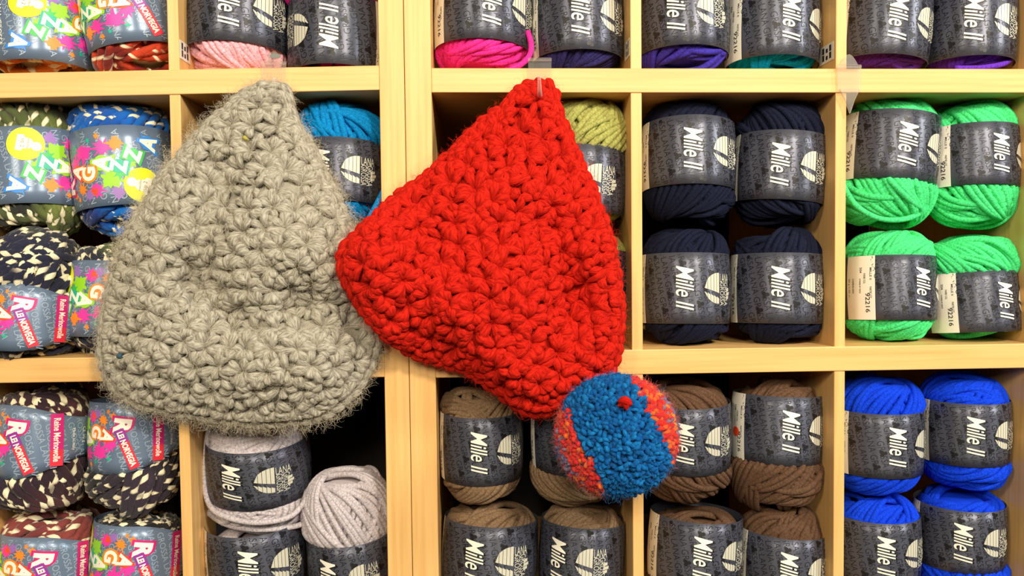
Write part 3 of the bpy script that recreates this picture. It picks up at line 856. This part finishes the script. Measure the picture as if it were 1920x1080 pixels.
def fuzz(name, parent, mat, pts, nrm, ln, rad, curl=0.6, label=None):
    n = len(pts); m = 7
    cu = bpy.data.hair_curves.new(name)
    cu.add_curves([m] * n)
    d = unit(nrm + rng.normal(size=(n, 3)) * 0.75)
    l_ = ln * (0.35 + rng.random((n, 1)) * 0.9)
    q1 = unit(np.cross(d, rng.normal(size=(n, 3)))); q2 = np.cross(d, q1)
    pos = np.zeros((n, m, 3)); ph = rng.random((n, 1)) * 6.28; fr = 2.0 + rng.random((n, 1)) * 3
    for i in range(m):
        t = i / (m - 1)
        a = ph + fr * t
        pos[:, i] = pts + d * l_ * t * (1 - .3 * t) + (q1 * (np.sin(a) - np.sin(ph)) + q2 * (np.cos(a) - np.cos(ph))) * l_ * curl * 0.35 * t
    cu.attributes['position'].data.foreach_set('vector', pos.ravel())
    ra = cu.attributes.get('radius') or cu.attributes.new('radius', 'FLOAT', 'POINT')
    rr = np.tile(np.linspace(1, 0.4, m), n) * rad
    ra.data.foreach_set('value', rr)
    cu.materials.append(mat)
    o = bpy.data.objects.new(name, cu); C.objects.link(o); o.parent = parent
    o['kind'] = 'stuff'
    return o

def shape_points(shp, n, edge_bias=0.3):
    a = rng.uniform(-PI, PI, n); k = np.sqrt(rng.random(n)) * 0.99
    e = rng.random(n) < edge_bias; k[e] = 0.93 + 0.068 * rng.random(e.sum())
    r = shp.rho(a) * k
    x, y = shp.c[0] + r * np.cos(a), shp.c[1] + r * np.sin(a)
    p = shp.pt(x, y); e_ = 2.0
    tx = shp.pt(x + e_, y) - shp.pt(x - e_, y); ty = shp.pt(x, y + e_) - shp.pt(x, y - e_)
    nv = unit(np.cross(ty, tx)); nv[nv[:, 1] > 0] *= -1
    out = np.stack([np.cos(a), np.zeros(n), -np.sin(a)], -1)
    w_ = (k > 0.92)[:, None]
    nv = unit(nv + out * w_ * 1.6)
    return p + nv * 0.001 + out * w_ * 0.0025, nv

def sm(a, b, x):
    t = np.clip((x - a) / (b - a), 0, 1); return t * t * (3 - 2 * t)

# grey hat
grey_outline = [(510, 146), (535, 151), (549, 175), (554, 205), (572, 240), (592, 268), (607, 302), (627, 337), (642, 367), (657, 402), (676, 436), (694, 480), (706, 530), (712, 580), (716, 625), (715, 660), (706, 692), (691, 718), (672, 746), (640, 775), (600, 793), (560, 802), (500, 806), (440, 804), (400, 797), (350, 789), (300, 781), (250, 768), (214, 745), (194, 718), (184, 690), (180, 650), (184, 600), (192, 558), (206, 500), (226, 450), (250, 400), (278, 355), (308, 310), (340, 275), (372, 237), (400, 210), (430, 185), (455, 163), (482, 150)]
def gH(x, y):
    return (0.010 + 0.036 * sm(170, 480, y)) * (1 - 0.55 * sm(600, 700, x) * sm(350, 450, y))
grey = Shape(grey_outline, (455, 520), gH, lambda x, y: 0.004 + 0 * x,
    [(420, 330, 370, 520, 42, -0.018), (370, 520, 440, 600, 40, -0.016), (560, 560, 660, 590, 42, -0.020), (500, 330, 560, 480, 50, 0.008), (260, 540, 300, 680, 60, 0.006),
     (430, 710, 620, 700, 55, 0.010), (440, 600, 560, 590, 36, -0.006), (330, 420, 300, 480, 40, 0.004)], inset=4)
root = empty('hat', P(510, 150, -0.012)); tag(root, 'chunky grey crocheted wool hat hanging from a clear hook on the left bookcase', 'hat', 'crocheted hats hanging on the shelves')
def lock(o, root):
    o.parent = root; o.matrix_parent_inverse = Matrix.Translation(root.location).inverted()
def stitches(mb, shp, nodes, mat, size, dir_fn, kmax=0.925):
    """fans of plump stitches meeting at small dark holes"""
    for (x, y) in nodes:
        a0 = dir_fn(x, y)
        x += rnd.uniform(-7, 7); y += rnd.uniform(-6, 6)
        for ang, l_, w_ in ((-90, 31, 17), (-142, 30, 17), (-40, 30, 17), (165, 32, 17), (15, 32, 17), (90, 20, 17), (-115, 26, 13), (52, 26, 15), (128, 26, 15)):
            if rnd.random() < (0.35 if abs(ang) in (115, 52, 128) else 0.04): continue
            a = a0 + math.radians(ang + rnd.uniform(-20, 20))
            ln = l_ * size * rnd.uniform(.85, 1.2); wd = w_ * size * rnd.uniform(.8, 1.15)
            px, py = x + math.cos(a) * (ln * .5 + 2.5), y + math.sin(a) * (ln * .5 + 2.5)
            k = float(shp.k(np.array([px]), np.array([py]))[0])
            if k > kmax:
                if k > 1.0: continue
                f_ = kmax / k; px = shp.c[0] + (px - shp.c[0]) * f_; py = shp.c[1] + (py - shp.c[1]) * f_
            petal(mb, shp, px, py, a + PI, ln * 1.04, wd, wd * rnd.uniform(.85, 1.0), mat, lift=rnd.uniform(-.2, .25))
    # edge rows follow the rim
    for kr, st in ((0.972, 21), (0.93, 24)):
        a = -PI
        while a < PI:
            ra = float(shp.rho(a)) * kr; rb = float(shp.rho(a + .02)) * kr
            x, y = shp.c[0] + ra * math.cos(a), shp.c[1] + ra * math.sin(a)
            x2, y2 = shp.c[0] + rb * math.cos(a + .02), shp.c[1] + rb * math.sin(a + .02)
            petal(mb, shp, x, y, math.atan2(y2 - y, x2 - x) + rnd.uniform(-.3, .3), 36 * size * rnd.uniform(.9, 1.1), 17 * size, 15 * size, mat, lift=rnd.uniform(-.2, .15), dive=.5)
            a += .02 * st * rnd.uniform(.85, 1.15) / max(math.hypot(x2 - x, y2 - y), 1)
mb = MB(); body(mb, grey, WG)
nodes = []; A = (490, -110)
r = 275
i = 0
while r < 950:
    da = 43 / r
    a = -0.9 + (i % 2) * da / 2
    while a < 0.9:
        x, y = A[0] + r * math.sin(a), A[1] + r * math.cos(a)
        if float(grey.k(np.array([x]), np.array([y]))[0]) < 1.05: nodes.append((x, y))
        a += da
    r += 38; i += 1
stitches(mb, grey, nodes, WG, 1.0, lambda x, y: -math.atan2(x - A[0], y - A[1]))
o = mb.build('crochet_body'); lock(o, root)
WGf = new_mat('fuzz_grey', lin(205, 196, 175), 0.7, spec=0.2)
p_, n_ = shape_points(grey, 13000)
o = fuzz('wool_fuzz', root, WGf, p_, n_, 0.0095, 0.00008, curl=1.3); lock(o, root)
# small marks caught in the wool
mk = MB(); petal(mk, grey, 463, 262, 0.6, 12, 7, 8, new_mat('yellow_fleck', lin(170, 165, 60), .9), lift=1.5)
o = mk.build('yellow_fleck'); lock(o, root); o['label'] = 'yellow fleck of wool'
mk = MB(); petal(mk, grey, 234, 666, 1.4, 12, 10, 10, new_mat('blue_fleck', lin(50, 80, 95), .9), lift=1.8)
o = mk.build('blue_fleck'); lock(o, root); o['label'] = 'dark blue fleck of wool'

# red hat
red_outline = [(1010, 143), (1034, 149), (1047, 170), (1053, 197), (1071, 240), (1092, 290), (1108, 322), (1124, 360), (1142, 408), (1156, 450), (1163, 490), (1170, 532), (1175, 580), (1172, 640), (1162, 690), (1147, 722), (1122, 742), (1092, 750), (1077, 764), (1050, 781), (1020, 788), (985, 782), (958, 766), (933, 745), (900, 722), (872, 706), (836, 694), (790, 680), (750, 662), (715, 637), (690, 610), (668, 582), (648, 548), (631, 513), (627, 490), (633, 463), (652, 441), (690, 405), (720, 375), (757, 345), (800, 316), (850, 268), (900, 220), (948, 183), (975, 155)]
def rH(x, y):
    return 0.010 + 0.038 * sm(170, 480, y)
def rB(x, y): return 0.004 + 0.030 * (1 - sm(690, 800, x)) * sm(330, 420, y)
red = Shape(red_outline, (930, 500), rH, rB,
    [(1040, 430, 1080, 560, 48, -0.022), (900, 480, 1000, 640, 40, 0.006), (1080, 560, 1040, 650, 50, -0.010), (850, 380, 960, 330, 50, 0.004), (700, 500, 860, 560, 50, 0.008),
     (940, 700, 1060, 740, 45, 0.012), (1120, 480, 1150, 660, 30, 0.010), (860, 600, 930, 690, 35, 0.010), (960, 420, 820, 470, 40, -0.006), (790, 640, 860, 690, 30, -0.008)], inset=4)
root2 = empty('hat', P(1013, 148, -0.012)); tag(root2, 'bright red crocheted wool hat with a blue pompom, hanging from a clear hook', 'hat', 'crocheted hats hanging on the shelves')
mb = MB(); body(mb, red, WRd)
nodes = []
th = math.radians(-38); ct, st_ = math.cos(th), math.sin(th)
row = 0
v = -520
while v < 520:
    u = -620 + (row % 2) * 20.5
    while u < 620:
        vv = v + 22 * math.sin(u / 170) * 0.6
        x, y = 900 + u * ct - vv * st_, 470 + u * st_ + vv * ct
        if float(red.k(np.array([x]), np.array([y]))[0]) < 1.05: nodes.append((x, y))
        u += 41
    v += 38; row += 1
stitches(mb, red, nodes, WRd, 1.04, lambda x, y: th)
o = mb.build('crochet_body'); lock(o, root2)
WRf = new_mat('fuzz_red', lin(225, 60, 36), 0.7, spec=0.2)
p_, n_ = shape_points(red, 4500)
o = fuzz('wool_fuzz', root2, WRf, p_, n_, 0.0065, 0.00006, curl=1.2); lock(o, root2)

# pompom: knitted ball with a blue middle and flame-coloured ends
PC = P(1156, 816, -0.052); pk = (D - 0.052) / D
PR = np.array([111 * S * pk, 0.044, 110 * S * pk])
def pomp_pt(dirs): return PC + dirs * PR
def dye(d):
    ax = -d[0] * 0.93 + d[2] * -0.36    # across the stripes
    ax = d[0] * 0.90 + d[2] * 0.40
    t = ax + rnd.uniform(-.05, .05)
    if abs(t) < 0.60 or d[1] > 0.5: 
        return lin(*rnd.choice([(20, 105, 175), (14, 92, 165), (24, 120, 190), (16, 84, 150)]))
    if abs(t) < 0.86: return lin(*rnd.choice([(225, 50, 40), (232, 60, 40), (215, 40, 44), (238, 110, 40)]))
    return lin(*rnd.choice([(225, 70, 50), (236, 140, 40), (120, 110, 150), (140, 130, 160), (220, 60, 60)]))
mb = MB()
bm = bmesh.new(); bmesh.ops.create_icosphere(bm, subdivisions=4, radius=1)
dv = np.array([x.co[:] for x in bm.verts]); ff = [[x.index for x in fc.verts] for fc in bm.faces]; bm.free()
mb.add(PC + dv * (PR - 0.0035), ff, WP, None, lin(18, 80, 140))
n = 2100
gi = np.arange(n) + .5
ph = np.arccos(1 - 2 * gi / n); tt = PI * (1 + 5 ** .5) * gi
dirs = np.stack([np.cos(tt) * np.sin(ph), np.sin(tt) * np.sin(ph), np.cos(ph)], -1)
def petal3(mb, c, nv, tv, ln, wd, th_, mat, col):
    nr, ns = 8, 10
    nv = nv / np.linalg.norm(nv); tv = tv - nv * tv.dot(nv); tv /= np.linalg.norm(tv); sv = np.cross(nv, tv)
    t = np.linspace(-1, 1, nr); w_ = np.maximum(np.sqrt(np.clip(1 - np.abs(t) ** 2.2, 0, 1)), .05)
    th = np.arange(ns) / ns * 2 * PI
    gro = 1 + .12 * np.cos(4 * th[None] + 4 * t[:, None])
    ctr = c + tv * (t * ln / 2)[:, None] + nv * ((1 - t * t) * .7 * th_)[:, None]
    v = ctr[:, None] + (w_[:, None] * gro)[..., None] * (np.cos(th)[None, :, None] * sv * wd / 2 + np.sin(th)[None, :, None] * nv * th_ / 2)
    f = []; uv = []; off = rnd.random() * 9
    for i in range(nr - 1):
        for j in range(ns):
            j2 = (j + 1) % ns
            f.append((i * ns + j, i * ns + j2, (i + 1) * ns + j2, (i + 1) * ns + j))
            a0, a1 = i / nr * ln, (i + 1) / nr * ln
            uv.append(((off + a0, j / ns), (off + a0, (j + 1) / ns), (off + a1, (j + 1) / ns), (off + a1, j / ns)))
    mb.add(v.reshape(-1, 3), f, mat, uv, col)
fz = {0: ([], []), 1: ([], [])}
for d in dirs:
    d = unit(d + rng.normal(size=3) * .02)
    nv = unit(d / PR)
    col = dye(d)
    petal3(mb, pomp_pt(d) - nv * 0.0025 + nv * rnd.uniform(-.001, .001), nv, rng.normal(size=3), rnd.uniform(13, 20) * S, rnd.uniform(6.5, 9.5) * S, rnd.uniform(8, 11) * S, WP, col)
    k_ = 0 if col[2] > col[0] else 1
    for _ in range(5 + 4 * k_): fz[k_][0].append(pomp_pt(d) + rng.normal(size=3) * .002); fz[k_][1].append(nv)
pom = mb.build('pompom', color=True); lock(pom, root2); pom['label'] = 'blue wool pompom with red and orange ends'
for k_, c_, nm in ((0, lin(40, 110, 175), 'blue_fuzz'), (1, lin(200, 100, 90), 'flame_fuzz')):
    o = fuzz(nm, pom, new_mat('fuzz_' + nm, c_, .7), np.array(fz[k_][0]), np.array(fz[k_][1]), 0.007, 0.00008)
    o.matrix_parent_inverse = Matrix.Translation(root2.location).inverted() if False else Matrix()
# knot of red yarn on the pompom
kn = MB()
kp = P(1172, 764, 0.0); 
dk = None
best = min(((np.linalg.norm((lambda w_: w_)(P(1172, 764, pomp_pt(d)[1]) - pomp_pt(d))), i) for i, d in enumerate(dirs) if d[1] < 0))
dk = dirs[best[1]]; nk_ = unit(dk / PR); c0 = pomp_pt(dk) + nk_ * 0.003
for a in (0.3, 1.7, 2.8):
    petal3(kn, c0 + nk_ * 0.001 * a, nk_, np.array([math.cos(a), 0, math.sin(a)]), 26 * S, 14 * S, 14 * S, WRd, None)
o = kn.build('yarn_knot', pom); o['label'] = 'small red yarn knot'

# ------------------------------------------------------------ clear hooks
M_clear = new_mat('clear_plastic', (0.85, 0.84, 0.8, 1), 0.1, spec=0.6)
_o = N(M_clear, 'ShaderNodeMixShader'); _t = N(M_clear, 'ShaderNodeBsdfTransparent'); _f = N(M_clear, 'ShaderNodeLayerWeight')
_t.inputs[0].default_value = (0.97, 0.96, 0.94, 1); _f.inputs[0].default_value = 0.35
_g = N(M_clear, 'ShaderNodeMapRange'); _g.inputs[3].default_value = 0.06; _g.inputs[4].default_value = 0.8
L(M_clear, _f.outputs['Facing'], _g.inputs[0]); L(M_clear, _g.outputs[0], _o.inputs[0])
L(M_clear, _t.outputs[0], _o.inputs[1]); L(M_clear, bsdf(M_clear).outputs[0], _o.inputs[2])
L(M_clear, _o.outputs[0], M_clear.node_tree.nodes['Material Output'].inputs[0])
M_print = new_mat('hook_mark', lin(110, 115, 110), 0.5)
def slab(mb, outline, y, t, mat):
    """flat clear piece cut to an outline, thickness t towards the viewer"""
    bm = bmesh.new()
    pts = [P(a, b, y) for a, b in outline]
    vs = [bm.verts.new(p) for p in pts]
    f = bm.faces.new(vs)
    r_ = bmesh.ops.extrude_face_region(bm, geom=[f])
    for g_ in r_['geom']:
        if isinstance(g_, bmesh.types.BMVert): g_.co.y -= t
    bmesh.ops.recalc_face_normals(bm, faces=bm.faces[:])
    bmesh.ops.bevel(bm, geom=bm.edges[:], offset=0.0004, segments=2, affect='EDGES')
    bm.verts.index_update()
    mb.add([v.co[:] for v in bm.verts], [[v.index for v in f.verts] for f in bm.faces], mat)
    bm.free()
def hook(cx, top, w_, plate, tip, label, tab=True, mark=False, prong=True):
    root = empty('wall_hook', P(cx, top + 30, -0.001)); tag(root, label, 'hook', 'clear plastic hooks clipped to the shelf edges')
    mb = MB()
    h = w_ / 2
    slab(mb, [(cx - h, top + 12), (cx + h, top + 12), (cx + h * .92, plate), (cx - h * .92, plate)], -0.0012, 0.0016, M_clear)
    slab(mb, [(cx - h, top + 9), (cx + h, top + 9), (cx + h, top + 15), (cx - h, top + 15)], -0.0028, 0.002, M_clear)
    o = mb.build('back_plate', smooth=False); lock(o, root)
    if tab:
        mb = MB(); pts = [(cx - h * .75 + h * 1.5 * i / 10, top + 9 - math.sin(PI * i / 10) * 20) for i in range(11)]
        slab(mb, pts, -0.002, 0.0012, M_clear)
        o = mb.build('release_tab', smooth=False); lock(o, root)
        if mark:
            mm = MB(); pts = [(cx + 2 + 11 * math.cos(2 * PI * i / 14), top - 2 + 4.5 * math.sin(2 * PI * i / 14)) for i in range(14)]
            slab(mm, pts, -0.0036, 0.0004, M_print)
            m2 = mm.build('printed_mark', smooth=False); m2.parent = o
    if prong:
        mb = MB()
        yb, yf, z0, z1 = -0.003, tip[2], tip[0], tip[1]
        n_ = 14; path = []
        p_a = P(cx, z1, yb); p_b = P(cx, z1 + 12, yf * .6); p_c = P(cx, z1, yf); p_d = P(cx - 1, z0, yf)
        for i in range(n_):
            t = i / (n_ - 1)
            path.append((1 - t) ** 3 * p_a + 3 * (1 - t) ** 2 * t * p_b + 3 * (1 - t) * t * t * p_c + t ** 3 * p_d)
        tube(mb, path, np.linspace(0.0030, 0.0014, n_), 10, ref=np.tile([1.0, 0, 0], (n_, 1)), mat=M_clear)
        o = mb.build('prong'); lock(o, root)
hook(514, 107, 46, 168, (146, 182, -0.030), 'clear plastic hook holding up the grey hat', mark=True)
hook(1012, 100, 44, 168, (143, 174, -0.028), 'clear plastic hook holding up the red hat', tab=False)
hook(1591, 113, 46, 172, (150, 172, -0.012), 'empty clear plastic hook at the top left of the green yarn', prong=False)
# tapering tip of the empty hook
rt = bpy.data.objects['wall_hook.002']
mb = MB(); slab(mb, [(1572, 168), (1610, 168), (1600, 190), (1592, 214), (1584, 190)], -0.004, 0.003, M_clear)
o = mb.build('prong', smooth=False); lock(o, rt)

# ------------------------------------------------------------ loose strands of single balls
def loose(ball_root, colour, pts, r=SR):
    p = np.array([P(a, b, y) for a, b, y in pts])
    n_ = len(p); out = []
    for i in range(n_ - 1):
        p0, p1, p2, p3 = p[max(0, i - 1)], p[i], p[i + 1], p[min(n_ - 1, i + 2)]
        for t in np.linspace(0, 1, 8, endpoint=False):
            out.append(0.5 * (2 * p1 + (p2 - p0) * t + (2 * p0 - 5 * p1 + 4 * p2 - p3) * t * t + (-p0 + 3 * p1 - 3 * p2 + p3) * t ** 3))
    out.append(p[-1])
    mb = MB(); tube(mb, out, r, 10, mat=Y[colour])
    o = mb.build('loose_strand', ball_root)
    o.matrix_parent_inverse = ball_root.matrix_basis.inverted()
    return o
BL = {o['label']: o for o in C.objects if o.name.startswith('yarn_ball')}
def byl(t): return next(o for l_, o in BL.items() if l_.startswith(t))
b_ = byl('lilac grey yarn ball right below')
loose(b_, 'lilac', [(385, 770, .05), (376, 800, .04), (374, 850, .04), (370, 905, .045), (378, 940, .05), (395, 965, .045), (430, 985, .025), (490, 993, .02), (560, 985, .03), (580, 965, .04)])
loose(b_, 'lilac', [(398, 775, .045), (388, 830, .035), (384, 900, .035), (392, 945, .03), (420, 968, .015), (480, 980, .008), (545, 968, .018), (578, 930, .035)])
b_ = byl('hot pink')
loose(b_, 'hotpink', [(990, 60, .03), (996, 85, .02), (992, 105, .015), (975, 122, .012), (940, 138, .012)])
b_ = byl('bright violet')
loose(b_, 'violet', [(1880, 84, .035), (1895, 92, .03), (1896, 108, .022), (1880, 120, .016), (1840, 127, .012), (1790, 128, .012)])
b_ = byl('bright blue yarn ball between')
loose(b_, 'cyan', [(722, 352, .02), (712, 372, .01), (698, 398, .008), (680, 428, .01), (660, 440, .02)])
b_ = byl('mint green yarn ball, upper left')
loose(b_, 'green', [(1580, 345, .03), (1605, 385, .018), (1650, 410, .012), (1700, 410, .012), (1733, 392, .024), (1746, 365, .038)])

# ------------------------------------------------------------ price stickers on the inner walls, red dot
def wall_sticker(case, xw, yq, zq, wy, hz):
    mb = MB()
    x = q(xw); y0, y1 = q(yq), q(yq + wy); z0, z1 = -q(zq + hz), -q(zq)
    sgn = -1 if xw > 0 else 1
    x2 = x + sgn * 0.0003
    v = [(x, y0, z0), (x, y1, z0), (x, y1, z1), (x, y0, z1), (x2, y0, z0), (x2, y1, z0), (x2, y1, z1), (x2, y0, z1)]
    mb.add(v, [(0, 1, 2, 3), (4, 7, 6, 5), (0, 4, 5, 1), (1, 5, 6, 2), (2, 6, 7, 3), (3, 7, 4, 0)], M_paper)
    for r_, (a, b) in enumerate(((.15, .5), (.55, .9))):
        for c_ in range(3):
            ya = y0 + (y1 - y0) * (.15 + .25 * c_); yb = ya + (y1 - y0) * .14
            za = z0 + (z1 - z0) * a; zb = z0 + (z1 - z0) * b - (z1 - z0) * .12 * (c_ % 2)
            x3 = x2 + sgn * 0.0001
            mb.add([(x3, ya, za), (x3, yb, za), (x3, yb, zb), (x3, ya, zb)], [(0, 1, 2, 3)], M_ink)
    o = mb.build('price_sticker', smooth=False); lock(o, case)
    o['label'] = 'small white price sticker'
wall_sticker(left_case, -546.5, 6, -404, 52, 34)
wall_sticker(right_case, 675.5, 12, -402, 62, 34)
wall_sticker(right_case, 284.5, 10, -408, 44, 34)
